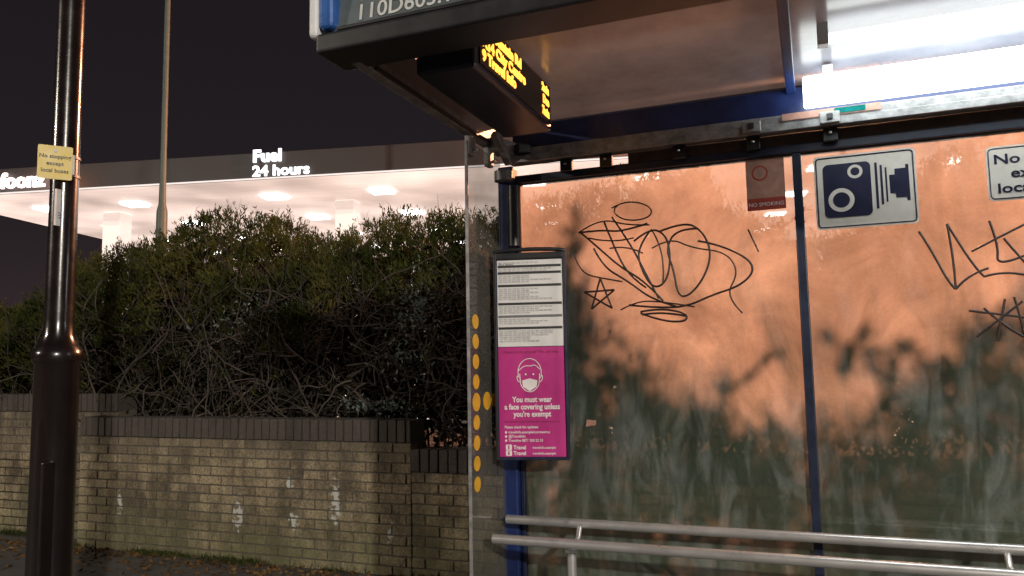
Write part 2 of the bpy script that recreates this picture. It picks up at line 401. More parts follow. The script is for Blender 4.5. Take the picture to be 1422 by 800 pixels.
C=np.array(C); leafmesh('silver_foliage',C,rng.normal(size=C.shape)+np.array([0,-.3,.6]),rng.uniform(.03,.055,len(C)),rng.uniform(.012,.02,len(C)),M_leafs,H)
s_r=[1]
def twigs(name,n,gen,r,m):
    cu=bpy.data.curves.new(name,'CURVE'); cu.dimensions='3D'; cu.bevel_depth=r; cu.bevel_resolution=0
    for i in range(n):
        P=gen()
        s=cu.splines.new('POLY'); s.points.add(len(P)-1)
        for j,p in enumerate(P):
            s.points[j].co=(p[0],p[1],p[2],1); s.points[j].radius=max(.25,1-.8*j/len(P))*s_r[0]
    cu.materials.append(m); ob=bpy.data.objects.new(name,cu); col.objects.link(ob); ob.parent=H
def trunk():
    s_r[0]=random.uniform(.5,1.5)
    p=Vector((random.uniform(-9,5),random.uniform(5.4,6.9),.72)); d=Vector((random.gauss(0,.45),random.gauss(-.05,.25),1)).normalized(); P=[p.copy()]
    T=float(topz(p.x))
    for i in range(12):
        d=(d+Vector((random.gauss(0,.25),random.gauss(0,.18),random.gauss(.05,.15)))).normalized()
        p=p+d*random.uniform(.12,.2)
        p.y=max(p.y,5.28)
        if p.z>T-.2: break
        P.append(p.copy())
    return P if len(P)>1 else P+[P[0]+Vector((0,0,.3))]
twigs('stems',420,trunk,.012,M_twig2)
def frontwig():
    s_r[0]=random.choice((.5,.7,1,1.4,2.2))*random.uniform(.8,1.2)
    x=random.uniform(-7.2,-.5); z=random.uniform(.95,2.1)
    p=Vector((x,random.uniform(5.24,5.85),z)); d=Vector((random.gauss(0,1),random.gauss(-.1,.25),random.gauss(.35,.6))).normalized(); P=[p.copy()]
    for i in range(random.randint(5,11)):
        d=(d+Vector((random.gauss(0,.26),random.gauss(0,.15),random.gauss(.0,.26)))).normalized()
        p=p+d*random.uniform(.05,.11)
        p.y=max(p.y,5.14); p.z=max(p.z,.93)
        P.append(p.copy())
    return P
twigs('twigs',1500,frontwig,.0040,M_twig)
def fine():
    s_r[0]=1
    th=random.uniform(.05,.7)*math.pi; x=random.uniform(-8.5,4)
    y,z=shell(np.array([x]),np.array([th]),random.uniform(.85,1.04))
    p=Vector((x,float(y[0]),float(z[0]))); d=Vector((random.gauss(0,.6),-math.cos(th),math.sin(th)+.4)).normalized(); P=[p.copy()]
    for i in range(4):
        d=(d+Vector((random.gauss(0,.3),random.gauss(0,.3),random.gauss(0,.3)))).normalized(); p=p+d*.045; P.append(p.copy())
    return P
twigs('fine_twigs',1300,fine,.0028,M_twig)

# leaf litter
M_lit=leafmat('litter_leaf',[(.05,.03,.015),(.12,.07,.03),(.2,.13,.06)],.0)
n=2600
lx=rng.uniform(-9,2,n); ly=5.0-np.abs(rng.normal(0,.28,n))-.01; C=np.stack([lx,ly,rng.uniform(.003,.02,n)],1)
D=rng.normal(size=(n,3)); D[:,2]*=.15
leafmesh('leaf_litter',C,D,rng.uniform(.02,.06,n),rng.uniform(.015,.035,n),M_lit,None)
n=9000
lx=rng.uniform(-12,-2,n); ly=5.0-np.abs(rng.normal(0,.05,n)); ly=np.where(lx<-6.08,ly+.2,ly)
C=np.stack([lx,ly,np.zeros(n)],1)[np.sin(lx*7)+np.sin(lx*2.3)+rng.normal(0,.5,n)>.2]
D=rng.normal(0,.4,C.shape); D[:,2]=1
leafmesh('grass',C,D,rng.uniform(.02,.07,len(C)),rng.uniform(.004,.007,len(C)),leafmat('grass_blade',[(.03,.04,.014),(.05,.06,.02)],0),None)

# ---------------------------------------------------------------- lamp post left
def lamp_head(parent,x,y,z,dx,dy,emission):
    d=Vector((dx,dy,0)).normalized()
    obox('lantern',(x,y,z),(x+d.x*.7,y+d.y*.7,z+.05),.22,.12,M_galv,parent,.03)
    obox('lens',(x+d.x*.2,y+d.y*.2,z-.06),(x+d.x*.6,y+d.y*.6,z-.03),.17,.03,emission,parent,.01)
LP=empty('lamp_post')
px,py=-3.33,2.60
lathe('base_column',[(.105,0),(.097,.02),(.095,.9),(.095,1.54),(.105,1.555),(.108,1.58),(.105,1.605),(.085,1.63),(.066,1.68),(.062,1.75),(.06,3.5),(.055,6.0),(.045,8.0)],(px,py,0),M_pole,LP,48)
dd=Vector((.615,.79,0)); toC=Vector((.788,-.616,0))
b0=Vector((px,py,0))+toC*.094
obox('door',b0+Vector((0,0,.45))-toC*.006,b0+Vector((0,0,1.1))-toC*.006,.02,.11,M_pole,LP,.004)
tube('arm',[(px,py,7.9),(px+.1,py-.3,8.1),(px+.3,py-.9,8.2)],.03,M_pole,LP)
M_off=mat('lamp_glass_unlit',(.3,.3,.3),.2)
lamp_head(LP,px+.3,py-.9,8.2,.3,-.9,M_off)
for zc in (2.44,2.53):
    lathe('strap',[(.0605,-.006),(.066,-.006),(.066,.006),(.0605,.006)],(px,py,zc),M_alu,LP,32)
obox('sign_clip',Vector((px,py,2.485))+toC*.06+dd*.02,Vector((px,py,2.485))+toC*.082+dd*.02,.04,.1,M_alu,LP)
lab=Vector((px,py,0))+toC*.064-dd*.02
obox('label',lab+Vector((0,0,2.19)),lab+Vector((0,0,2.365)),.004,.045,M_white,LP,.001)
text('label_number','10',lab+toC*.0045+dd*.012+Vector((0,0,2.22)),(0,0,1),-dd,.035,M_ink,LP,'LEFT',.0003)
NS=empty('no_stopping_sign')
sc=Vector((px,py,0))+toC*.088-dd*.042
def nsflat(name,P,off,m):
    v=[];n=len(P)
    for o in(off,off-.002):
        for p in P: v.append(sc+dd*p[0]+Vector((0,0,2.487+p[1]))+toC*o)
    f=[list(range(n)),list(range(2*n-1,n-1,-1))]+[(i,i+n,(i+1)%n+n,(i+1)%n) for i in range(n)]
    return addmesh(name,v,f,m,NS)
nsflat('plate',rrect(-.071,.071,-.08,.08,.008),.0,M_yellow)
for i,(s,zz) in enumerate((('No stopping',.020),('except',-.014),('local buses',-.048))):
    p=sc+toC*.0015+Vector((0,0,2.487+zz))
    text('lettering',s,p,dd,(0,0,1),.026,M_ink,NS,'CENTER',.0004,.0005)
nsflat('bolt',circ(0,.055,.007,12),.003,M_alu)

def street_lamp(x,y,h,r0,r1,zc,dx,dy,em,name='street_lamp'):
    e=empty(name)
    lathe('column',[(r0,0),(r0,zc-.05),(r0*.95,zc),(r1*1.15,zc+.1),(r1,zc+.5),(r1*.8,h)],(x,y,-.12),M_galv,e,24)
    tube('arm',[(x,y,h-.15),(x+dx*.2,y+dy*.2,h+.05),(x+dx*1.0,y+dy*1.0,h+.12)],.03,M_galv,e)
    lamp_head(e,x+dx*1.0,y+dy*1.0,h+.12,dx,dy,em); return e
street_lamp(-8.96,8.6,9,.078,.045,4.0,.8,.2,M_off)
M_sod=emit('sodium_lens',(1,.45,.12),6)
M_wl=emit('lamp_lens',(1,.93,.8),12)
street_lamp(.6,14.6,6.6,.08,.05,1.8,0,-1,M_sod)
street_lamp(13.5,-14.2,8.1,.08,.05,1.8,-.5,.86,M_wl)
street_lamp(-17.2,-11.2,8.1,.08,.05,1.8,.5,.86,M_wl)

# ---------------------------------------------------------------- petrol station canopy
PC=empty('petrol_station_canopy',(-9.36,12.04,0),math.radians(13))
m,nt,out=newmat('soffit_painted_glow'); L=nt.links
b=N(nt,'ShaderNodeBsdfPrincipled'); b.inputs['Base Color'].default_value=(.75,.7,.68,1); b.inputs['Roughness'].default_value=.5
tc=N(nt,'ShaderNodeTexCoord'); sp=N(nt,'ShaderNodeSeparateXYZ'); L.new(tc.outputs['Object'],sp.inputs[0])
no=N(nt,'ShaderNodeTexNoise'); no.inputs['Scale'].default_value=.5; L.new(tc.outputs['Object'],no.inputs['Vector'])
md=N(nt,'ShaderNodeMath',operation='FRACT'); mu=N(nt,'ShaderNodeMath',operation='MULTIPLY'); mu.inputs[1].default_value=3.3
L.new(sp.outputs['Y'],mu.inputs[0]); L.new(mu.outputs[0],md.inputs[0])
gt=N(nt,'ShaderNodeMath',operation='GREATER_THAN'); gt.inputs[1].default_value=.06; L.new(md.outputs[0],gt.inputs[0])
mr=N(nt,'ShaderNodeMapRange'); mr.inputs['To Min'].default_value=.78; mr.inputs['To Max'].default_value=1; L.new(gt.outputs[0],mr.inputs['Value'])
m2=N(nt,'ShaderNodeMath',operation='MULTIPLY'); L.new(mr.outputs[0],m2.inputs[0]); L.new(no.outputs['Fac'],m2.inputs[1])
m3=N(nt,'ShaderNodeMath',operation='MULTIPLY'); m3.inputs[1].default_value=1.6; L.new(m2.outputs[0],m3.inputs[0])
b.inputs['Emission Color'].default_value=(1,.77,.67,1); L.new(m3.outputs[0],b.inputs['Emission Strength'])  # soffit itself glows, in place of light bounced up from the forecourt
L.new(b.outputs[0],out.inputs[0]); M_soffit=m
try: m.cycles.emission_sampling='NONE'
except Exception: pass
M_fas=mat('canopy_fascia',(.038,.034,.038),.5,var=.3,scale=.6)
M_trim=emit('canopy_edge_light',(1,.86,.8),1.15,scale=1)
M_col=mat('column_white_glow',(.8,.75,.7),.4,var=.1,glow=.5)  # faint glow added to the paint so the columns look lit
M_lum=emit('downlight',(1,.97,.94),9,samp=True)
SX0,SX1,DY=-8.05,17,11
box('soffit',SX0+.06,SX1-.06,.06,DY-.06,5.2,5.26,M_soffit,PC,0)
for nm,a in(('fascia_front',(SX0,SX1,0,.058)),('fascia_back',(SX0,SX1,DY-.058,DY)),('fascia_left',(SX0,SX0+.058,.06,DY-.06)),('fascia_right',(SX1-.058,SX1,.06,DY-.06))):
    box(nm,a[0],a[1],a[2],a[3],5.19,5.72,M_fas,PC,.01)
box('roof_deck',SX0+.06,SX1-.06,.06,DY-.06,5.6,5.64,M_fas,PC,0)
box('edge_light',SX0+.01,SX1-.01,-.02,-.002,5.185,5.215,M_trim,PC,0)
for s in(-5.33,.31,5.95,11.6):
    for d in(2.4,8.4):
        box('column',s-.22,s+.22,d-.22,d+.22,-.1,5.197,M_col,PC,.02)
v=[];f=[]
for s in(-6.4,-4.27,-1.0,1.39,4.6,6.9,10.2,12.5,15.2):
    for d in(1.5,3.85,6.2,8.6):
        n=len(v)
        for a_ in(s-.23,s+.23):
            for b_ in(d-.2,d+.2):
                for c_ in(5.16,5.197): v.append((a_,b_,c_))
        for q in((0,1,3,2),(4,6,7,5),(0,4,5,1),(2,3,7,6),(0,2,6,4),(1,5,7,3)): f.append([n+i for i in q])
addmesh('downlights',v,f,M_lum,PC)
M_pump=mat('pump_body',(.2,.2,.2),.4,var=.3)
for s in(-5.33,.31,5.95,11.6):
    e=empty('fuel_pump',(-9.36,12.04,0),math.radians(13))
    box('plinth',s-.6,s+.6,3.4,4.6,-.1,.05,M_kerb,e); box('body',s-.45,s+.45,3.7,4.3,.05,1.7,M_pump,e,.03); box('head',s-.5,s+.5,3.65,4.35,1.7,2.1,M_dark,e,.03)
    box('screen',s-.3,s+.3,3.66,3.695,1.2,1.5,M_dark,e,.004); tube('hose',[(s+.46,3.9,1.5),(s+.6,3.8,.9),(s+.55,3.8,.4),(s+.47,3.9,.9)],.02,M_dark,e,kind='NURBS')
M_sg=emit('sign_letter_white',(1,.98,.98),3.0)
FS=empty('fuel_sign',(-9.36,12.04,0),math.radians(13))
text('fuel','Fuel',(-.72,-.04,5.53),(1,0,0),(0,0,1),.33,M_sg,FS,'LEFT',.012,.012,1,1.1)
text('hours','24 hours',(-.72,-.04,5.245),(1,0,0),(0,0,1),.29,M_sg,FS,'LEFT',.012,.007,1,1.12)
box('support',-.6,-.57,-.025,-.002,5.25,5.75,M_fas,FS,.002)
ST=empty('store_sign',(-9.36,12.04,0),math.radians(13))
M_sg2=emit('sign_letter_pink',(1,.8,.72),4)
text('lettering','Fresh foonz',(-5.20,-.07,5.29),(1,0,0),(0,0,1),.44,M_sg2,ST,'RIGHT',.02,.012)
CS=empty('convenience_store',(-9.36,12.04,0),math.radians(13))
M_store=mat('store_wall',(.05,.045,.045),.8,var=.3,scale=1)
M_win=mat('store_window',(.03,.03,.032),.15,var=.6)
box('walls',-22,16,17,27,-.1,3.6,M_store,CS,.02); box('parapet',-22.1,16.1,16.9,27.1,3.6,3.9,M_fas,CS,.02)
for i in range(10): box('window',-20+i*3.4,-17.4+i*3.4,16.93,16.985,.6,2.6,M_win,CS,.01)

# ---------------------------------------------------------------- bus shelter
S=empty('bus_shelter')
X0,X1=-1.45,2.6; YB=3.6
def post(x,y): 
    box('post',x-.04,x+.04,y-.04,y+.04,0,2.50,M_blue,S,.008); box('foot',x-.08,x+.08,y-.08,y+.08,0,.012,M_alu,S,.003)
post(-1.425,3.585); post(X1,3.585)
lathe('post_cap',[(.03,0),(.047,0),(.047,.05),(.03,.05)],(-1.425,3.53,2.42),M_alu,S,24)
lathe('post_clamp_tube',[(.03,0),(.034,.0),(.034,.3),(.03,.3)],(-1.36,3.50,2.08),M_dark,S,24)
box('mullion',-.062,-.024,3.575,3.63,.18,2.412,M_frame,S,.004)
box('top_frame',-1.382,2.555,3.573,3.633,2.413,2.452,M_frame,S,.004)
box('left_frame',-1.382,-1.362,3.577,3.629,.18,2.411,M_frame,S,.004)
box('bottom_frame',-1.382,2.555,3.573,3.633,.14,.178,M_frame,S,.004)
box('mullion',1.30,1.338,3.575,3.63,.18,2.412,M_frame,S,.004)
box('gutter',-1.40,2.7,3.50,3.60,2.505,2.57,M_alu,S,.008)
box('gutter_lip',-1.40,2.7,3.485,3.498,2.495,2.53,M_alu,S,.003)
box('back_beam',-1.38,2.7,3.545,3.60,2.577,2.70,M_blue,S,.005)
M_rust=mat('brown_stained_strip',(.10,.06,.05),.5,var=.6,scale=12)
box('infill_strip',-.80,2.55,3.585,3.61,2.453,2.504,M_rust,S,.002)
for x in(-1.1,-.9,-.55,-.22,.1,.9,1.9):
    box('clamp',x-.03,x+.03,3.54,3.572,2.44,2.50,M_dark,S,.004)
    lathe('bolt',[(.008,0),(.008,.006)],(x,3.53,2.47),M_steel,S,10)
for x in(-.22,.1):
    box('latch',x-.04,x+.04,3.470,3.484,2.50,2.55,M_alu,S,.004); box('latch_bolt',x-.012,x+.012,3.462,3.469,2.515,2.54,M_dark,S,.002)
addmesh('roof_panel',[(X0,2.27,2.80),(X1+.1,2.27,2.80),(X1+.1,3.6,2.725),(X0,3.6,2.725)],[(3,2,1,0)],M_roof,S)
for x in(-.05,1.33,2.6):
    obox('roof_rib',(x,2.34,2.765),(x,3.54,2.695),.04,.05,M_blue,S)
obox('left_beam',(-1.47,2.25,2.60),(-1.47,3.62,2.60),.05,.05,M_alu,S,.006)
obox('left_beam_lip',(-1.437,2.34,2.583),(-1.437,3.5,2.583),.012,.016,M_dark,S,.002)
M_tan=mat('gable_infill',(.22,.19,.18),.4,var=.35,scale=6)
v=[(-1.475,2.29,2.63),(-1.475,3.6,2.63),(-1.475,3.6,2.72),(-1.475,2.29,2.795)]; v+=[(a+.012,b_,c) for a,b_,c in v]
addmesh('gable',v,[(0,1,2,3),(7,6,5,4),(0,4,5,1),(1,5,6,2),(2,6,7,3),(3,7,4,0)],M_tan,S)
box('front_beam',-1.55,2.7,2.13,2.315,2.575,2.645,M_dark,S,.012,3)
v=[(-1.50,2.155,2.647),(2.7,2.155,2.647),(2.7,2.20,2.98),(-1.50,2.20,2.98)]; v+=[(a,b_+.02,c) for a,b_,c in v]
addmesh('front_fascia',v,[(3,2,1,0),(4,5,6,7),(0,1,5,4),(1,2,6,5),(2,3,7,6),(3,0,4,7)],M_fascia,S)
box('fascia_lip',-1.47,2.7,2.138,2.153,2.647,2.66,M_dark,S,.003)
box('blue_end',-1.535,-1.475,2.12,2.30,2.655,2.99,M_skyblue,S,.02,3)
box('end_cap',-1.575,-1.537,2.12,2.29,2.63,2.99,M_white,S,.018,3)
M_letter=mat('fascia_lettering',(.6,.62,.62),.4)
text('stop_code','110D603.10',(-1.405,2.156,2.677),(1,0,0),(0,.13,1),.083,M_letter,S,'LEFT',.0008,.0008,1,1.0)
obox('corner_casting',(-1.44,3.40,2.585),(-1.33,3.55,2.56),.05,.07,M_alu,S,.01)
obox('corner_arm',(-1.40,3.36,2.62),(-1.38,3.50,2.50),.04,.04,M_alu,S,.008)
obox('corner_arm',(-1.33,3.46,2.56),(-1.28,3.52,2.56),.05,.05,M_dark,S,.008)
box('luminaire',.0,2.5,3.30,3.525,2.587,2.66,M_tube,S,.01)
for x in(.1,1.2,2.3): box('luminaire_bracket',x-.02,x+.02,3.38,3.44,2.661,2.725,M_white,S,.003)
tube('lamp_tube',[(.10,3.02,2.69),(1.25,3.02,2.69)],.019,M_tube,S)
tube('lamp_tube',[(1.40,3.02,2.69),(2.5,3.02,2.69)],.019,M_tube,S)
for a_,b_ in((.06,.10),(1.25,1.29),(1.36,1.40),(2.5,2.54)): box('lamp_holder',a_,b_,2.995,3.045,2.665,2.75,M_white,S,.004)
box('strip_label',-.09,.30,3.478,3.4845,2.535,2.565,M_stick,S,0)
box('strip_reflection',.12,.24,3.474,3.477,2.540,2.562,M_cyan,S,0)  # cyan reflection put in as a small glowing patch
m,nt,out=newmat('clear_dirty_glass'); L=nt.links
t=N(nt,'ShaderNodeBsdfTransparent'); t.inputs[0].default_value=(.7,.74,.74,1)
d=N(nt,'ShaderNodeBsdfDiffuse'); d.inputs[0].default_value=(.2,.19,.17,1)
g=N(nt,'ShaderNodeBsdfGlossy'); g.inputs['Roughness'].default_value=.06
no=N(nt,'ShaderNodeTexNoise'); no.inputs['Scale'].default_value=5; tc=N(nt,'ShaderNodeTexCoord'); L.new(tc.outputs['Object'],no.inputs['Vector'])
mr=N(nt,'ShaderNodeMapRange'); mr.inputs['To Min'].default_value=.15; mr.inputs['To Max'].default_value=.5; L.new(no.outputs['Fac'],mr.inputs['Value'])
a=N(nt,'ShaderNodeMixShader'); L.new(mr.outputs[0],a.inputs[0]); L.new(t.outputs[0],a.inputs[1]); L.new(d.outputs[0],a.inputs[2])
fr=N(nt,'ShaderNodeFresnel'); fr.inputs[0].default_value=1.3
a2=N(nt,'ShaderNodeMixShader'); L.new(fr.outputs[0],a2.inputs[0]); L.new(a.outputs[0],a2.inputs[1]); L.new(g.outputs[0],a2.inputs[2])
L.new(a2.outputs[0],out.inputs[0]); M_glass=m
addmesh('end_panel',[(-1.447,3.145,.15),(-1.447,3.54,.15),(-1.447,3.54,2.53),(-1.447,3.145,2.53)],[(0,1,2,3)],M_glass,S)
box('end_panel_edge',-1.458,-1.444,3.137,3.1445,.15,2.53,M_alu,S,.001)
for yy in(3.2,3.42):
    box('glass_clamp',-1.475,-1.44,yy-.03,yy+.03,2.47,2.57,M_alu,S,.01); lathe('clamp_bolt',[(.012,0),(.012,.01)],(-1.43,yy,2.49),M_steel,S,12)
def disc_x(name,y,z,r,m):
    n=24; v=[(-1.4455,y+r*math.cos(2*math.pi*i/n),z+r*math.sin(2*math.pi*i/n)) for i in range(n)]
    v+=[(p[0]+.0012,p[1],p[2]) for p in v]
    addmesh(name,v,[list(range(n))[::-1],list(range(n,2*n))]+[(i,(i+1)%n,(i+1)%n+n,i+n) for i in range(n)],m,S)
for i in range(9):
    r=.042 if i==4 else .034
    disc_x('dot',3.205,1.70-.091*i,r,M_dot)
disc_x('dot',3.325,1.70-.091*4,.042,M_dot); disc_x('dot',3.41,1.70-.091*4,.032,M_dot)

# frosted dirty rear panels
m,nt,out=newmat('hazy_polycarbonate'); L=nt.links
tc=N(nt,'ShaderNodeTexCoord')
def noise(scale,det=5,mapv=None,rough=.6,dist=0):
    n=N(nt,'ShaderNodeTexNoise'); n.inputs['Scale'].default_value=scale; n.inputs['Detail'].default_value=det; n.inputs['Roughness'].default_value=rough; n.inputs['Distortion'].default_value=dist
    if mapv:
        mp=N(nt,'ShaderNodeMapping'); mp.inputs['Scale'].default_value=mapv; L.new(tc.outputs['Object'],mp.inputs['Vector']); L.new(mp.outputs[0],n.inputs['Vector'])
    else: L.new(tc.outputs['Object'],n.inputs['Vector'])
    return n
def rng_(src,a,b,c,d):
    q=N(nt,'ShaderNodeMapRange'); q.inputs['From Min'].default_value=a;q.inputs['From Max'].default_value=b;q.inputs['To Min'].default_value=c;q.inputs['To Max'].default_value=d
    L.new(src,q.inputs['Value']); return q.outputs[0]
n1=noise(2.2,7,None,.65,.8); n2=noise(5,6,(1.8,1,.5),.65,.8); n3=noise(90,3); n4=noise(3.1,6,(1,1,.45),.6,1.0)
fc=N(nt,'ShaderNodeValToRGB'); fc.color_ramp.elements[0].position=.35; fc.color_ramp.elements[1].position=.7
fc.color_ramp.elements[0].color=(.58,.52,.52,1); fc.color_ramp.elements[1].color=(.88,.84,.86,1)
L.new(n1.outputs['Fac'],fc.inputs['Fac'])
tl=N(nt,'ShaderNodeBsdfTranslucent'); L.new(fc.outputs[0],tl.inputs[0])
df=N(nt,'ShaderNodeBsdfDiffuse')
dc=N(nt,'ShaderNodeValToRGB'); dc.color_ramp.elements[0].position=.45; dc.color_ramp.elements[1].position=.78
dc.color_ramp.elements[0].color=(.06,.085,.06,1); dc.color_ramp.elements[1].color=(.30,.35,.34,1); L.new(n2.outputs['Fac'],dc.inputs['Fac']); L.new(dc.outputs[0],df.inputs[0])
tr=N(nt,'ShaderNodeBsdfTransparent'); tr.inputs[0].default_value=(.82,.84,.8,1)
gl=N(nt,'ShaderNodeBsdfGlossy'); gl.inputs['Roughness'].default_value=.10
# shade painted into the sheet: darker green film towards the bottom
sp=N(nt,'ShaderNodeSeparateXYZ'); L.new(tc.outputs['Object'],sp.inputs[0])
zz_=N(nt,'ShaderNodeMath',operation='MULTIPLY_ADD'); zz_.inputs[1].default_value=-1.1; L.new(n4.outputs['Fac'],zz_.inputs[0]); L.new(sp.outputs['Z'],zz_.inputs[2])
low_shade=rng_(zz_.outputs[0],1.25,.55,.0,.42)
base=rng_(n4.outputs['Fac'],.35,.7,.15,.42)
sm=N(nt,'ShaderNodeMath',operation='ADD'); L.new(low_shade,sm.inputs[0]); L.new(base,sm.inputs[1])
f1=N(nt,'ShaderNodeMixShader'); L.new(sm.outputs[0],f1.inputs[0]); L.new(tl.outputs[0],f1.inputs[1]); L.new(df.outputs[0],f1.inputs[2])
ad=N(nt,'ShaderNodeMath',operation='MULTIPLY'); L.new(rng_(n1.outputs['Fac'],.3,.7,.66,.86),ad.inputs[0]); L.new(rng_(n3.outputs['Fac'],.3,.7,.93,1.05),ad.inputs[1])
f2=N(nt,'ShaderNodeMixShader'); L.new(ad.outputs[0],f2.inputs[0]); L.new(tr.outputs[0],f2.inputs[1]); L.new(f1.outputs[0],f2.inputs[2])
f3=N(nt,'ShaderNodeMixShader'); f3.inputs[0].default_value=.06; L.new(f2.outputs[0],f3.inputs[1]); L.new(gl.outputs[0],f3.inputs[2])
L.new(f3.outputs[0],out.inputs[0]); M_panel=m
for a,b_ in((-1.361,-.063),(-.023,1.299),(1.339,2.553)):
    addmesh('rear_panel',[(a,3.60,.178),(b_,3.60,.178),(b_,3.60,2.412),(a,3.60,2.412)],[(0,1,2,3)],M_panel,S)

# graffiti
G=empty('graffiti')
def t1(P): return [(-.72+(u-900)*.0034,3.5960,2.02-.0034*((v-350)+.07*(u-900))) for u,v in P]
def t2(P): return [(.601+(u-1350)*.0027,3.5960,1.864-.0029*((v-370)+.055*(u-1350))) for u,v in P]
A=[[(850,287),(865,279),(888,279),(907,288),(905,300),(885,306),(862,303),(850,290),(858,284)],
[(800,322),(818,310),(845,304),(870,312),(903,312)],[(800,322),(835,318),(862,322),(900,310)],
[(803,322),(830,345),(860,372),(895,392),(918,418)],[(822,345),(835,372),(868,390),(905,418),(935,425)],
[(838,306),(852,345),(872,385),(895,400)],[(850,300),(876,340),(895,380),(912,415)],
[(880,335),(903,316),(925,325),(931,355),(924,392),(905,402),(889,375),(884,345),(902,322)],
[(915,322),(950,308),(974,320),(986,350),(975,385),(952,412),(938,410),(934,375),(924,345),(940,318),(968,318)],
[(968,335),(995,340),(1032,358),(1040,376),(1020,396),(985,408),(950,425),(910,428),(870,425)],
[(905,345),(930,330),(960,345),(1005,350),(1020,378),(1000,410),(1022,432)],
[(792,352),(800,380),(832,388),(862,392)],
[(806,408),(850,404)],[(850,404),(816,432)],[(816,432),(830,388)],[(830,388),(846,430)],[(846,430),(806,408)],
[(886,434),(912,428),(950,434),(948,446),(915,446),(886,436)],[(888,438),(915,432),(948,438)],[(858,432),(880,420),(910,418),(960,425)],
[(1034,320),(1046,350)],[(905,318),(925,350),(918,395)],[(815,330),(850,338),(880,330)],[(845,345),(870,340),(892,352)]]
tube('tag_strokes',[t1(p) for p in A],.0036,M_marker,G,kind='NURBS',res=2)
tube('tag_strokes_bold',[t1(p) for p in A[2:10]+A[12:19]],.0048,M_marker,G,kind='NURBS',res=2)
B=[[(1283,318),(1298,345),(1318,392),(1327,402)],[(1327,402),(1328,360),(1322,308)],[(1322,308),(1340,345),(1360,378),(1366,384)],
[(1327,402),(1345,380),(1372,372)],[(1378,305),(1388,340),(1382,372),(1425,352)],[(1352,348),(1385,330),(1425,310)],
[(1395,330),(1408,350),(1430,378)],[(1365,384),(1400,372),(1440,388)],
[(1342,432),(1380,436),(1430,442)],[(1390,415),(1376,474)],[(1350,468),(1385,440),(1412,418)],[(1402,412),(1412,460),(1416,505)],[(1362,428),(1395,462),(1430,476)]]
tube('tag_strokes',[t2(p) for p in B],.0048,M_marker,G,kind='NURBS',res=2)

C_=empty('cctv_sign')
ox,oz=.025,2.06
flat('plate',rrect(0,.4,0,.325,.018),3.588,.006,M_signw,C_,ox,oz)
tube('border',[[(ox+p[0],3.5875,oz+p[1]) for p in rrect(.01,.39,.01,.315,.014)]],.003,M_navyink,C_,cyc=True,res=1)
flat('camera_body',rrect(.036,.226,.05,.285,.022),3.5865,.001,M_navyink,C_,ox,oz)
flat('reel_ring',circ(.165,.245,.03),3.5855,.0008,M_signw,C_,ox,oz)
flat('reel_hub',circ(.165,.245,.018),3.5847,.0006,M_navyink,C_,ox,oz)
flat('lens_ring',circ(.105,.125,.052),3.5855,.0008,M_signw,C_,ox,oz)
flat('lens_hub',circ(.105,.125,.034),3.5847,.0006,M_navyink,C_,ox,oz)
for a,b_,c,d_ in((.242,.252,.075,.275),(.262,.271,.09,.262),(.281,.288,.10,.25),(.297,.318,.135,.215),(.318,.36,.115,.24),(.36,.372,.10,.255)) :
    flat('lens_part',[(a,c),(b_,c),(b_,d_),(a,d_)],3.5865,.001,M_navyink,C_,ox,oz)
Q=empty('no_stopping_sign')
flat('plate',rrect(0,.46,0,.225,.02),3.588,.006,M_signw,Q,.680,2.125)
tube('border',[[(.680+p[0],3.5875,2.125+p[1]) for p in rrect(.009,.451,.009,.216,.016)]],.0022,M_navyink,Q,cyc=True,res=1)
for s,zz,xo in(('No stopping',.152,.705),('except',.092,.762),('local buses',.032,.712)):
    text('lettering',s,(xo,3.5865,2.125+zz),(1,0,0),(0,0,1),.056,M_navyink,Q,'LEFT',.0004,.001,1,1.28)
K=empty('no_smoking_sticker')
flat('sticker',rrect(0,.165,0,.235,.006),3.5945,.001,M_stick,K,-.262,2.172)
flat('band',[(0,0),(.165,0),(.165,.055),(0,.055)],3.5935,.0007,M_red,K,-.262,2.172)
text('lettering','NO SMOKING',(-.18,3.5928,2.19),(1,0,0),(0,0,1),.024,M_wprint,K,'CENTER',.0002)
flat('symbol',circ(.06,.17,.035),3.5935,.0006,M_red,K,-.262,2.172); flat('symbol_inner',circ(.06,.17,.028),3.5928,.0005,M_stick,K,-.262,2.172)
flat('scrap',[(0,0),(.05,.008),(.052,.03),(.005,.034)],3.5945,.0008,M_stick,K,-1.05,1.20)

R=empty('perch_rail')
tube('upper_rail',[(-1.41,3.46,.775),(2.4,3.46,.775)],.021,M_steel,R,res=8)
tube('lower_rail',[(-1.37,3.20,.742),(2.4,3.20,.742)],.021,M_steel,R,res=8)
for x in(-1.05,.62,2.2):
    tube('leg',[(x,3.32,0),(x,3.32,.70)],.02,M_steel,R)
    tube('bracket',[(x,3.20,.742),(x,3.24,.705),(x,3.32,.69),(x,3.42,.715),(x,3.46,.775)],.012,M_steel,R)
    lathe('foot',[(.06,0),(.06,.01),(.03,.012)],(x,3.32,0),M_steel,R,24)

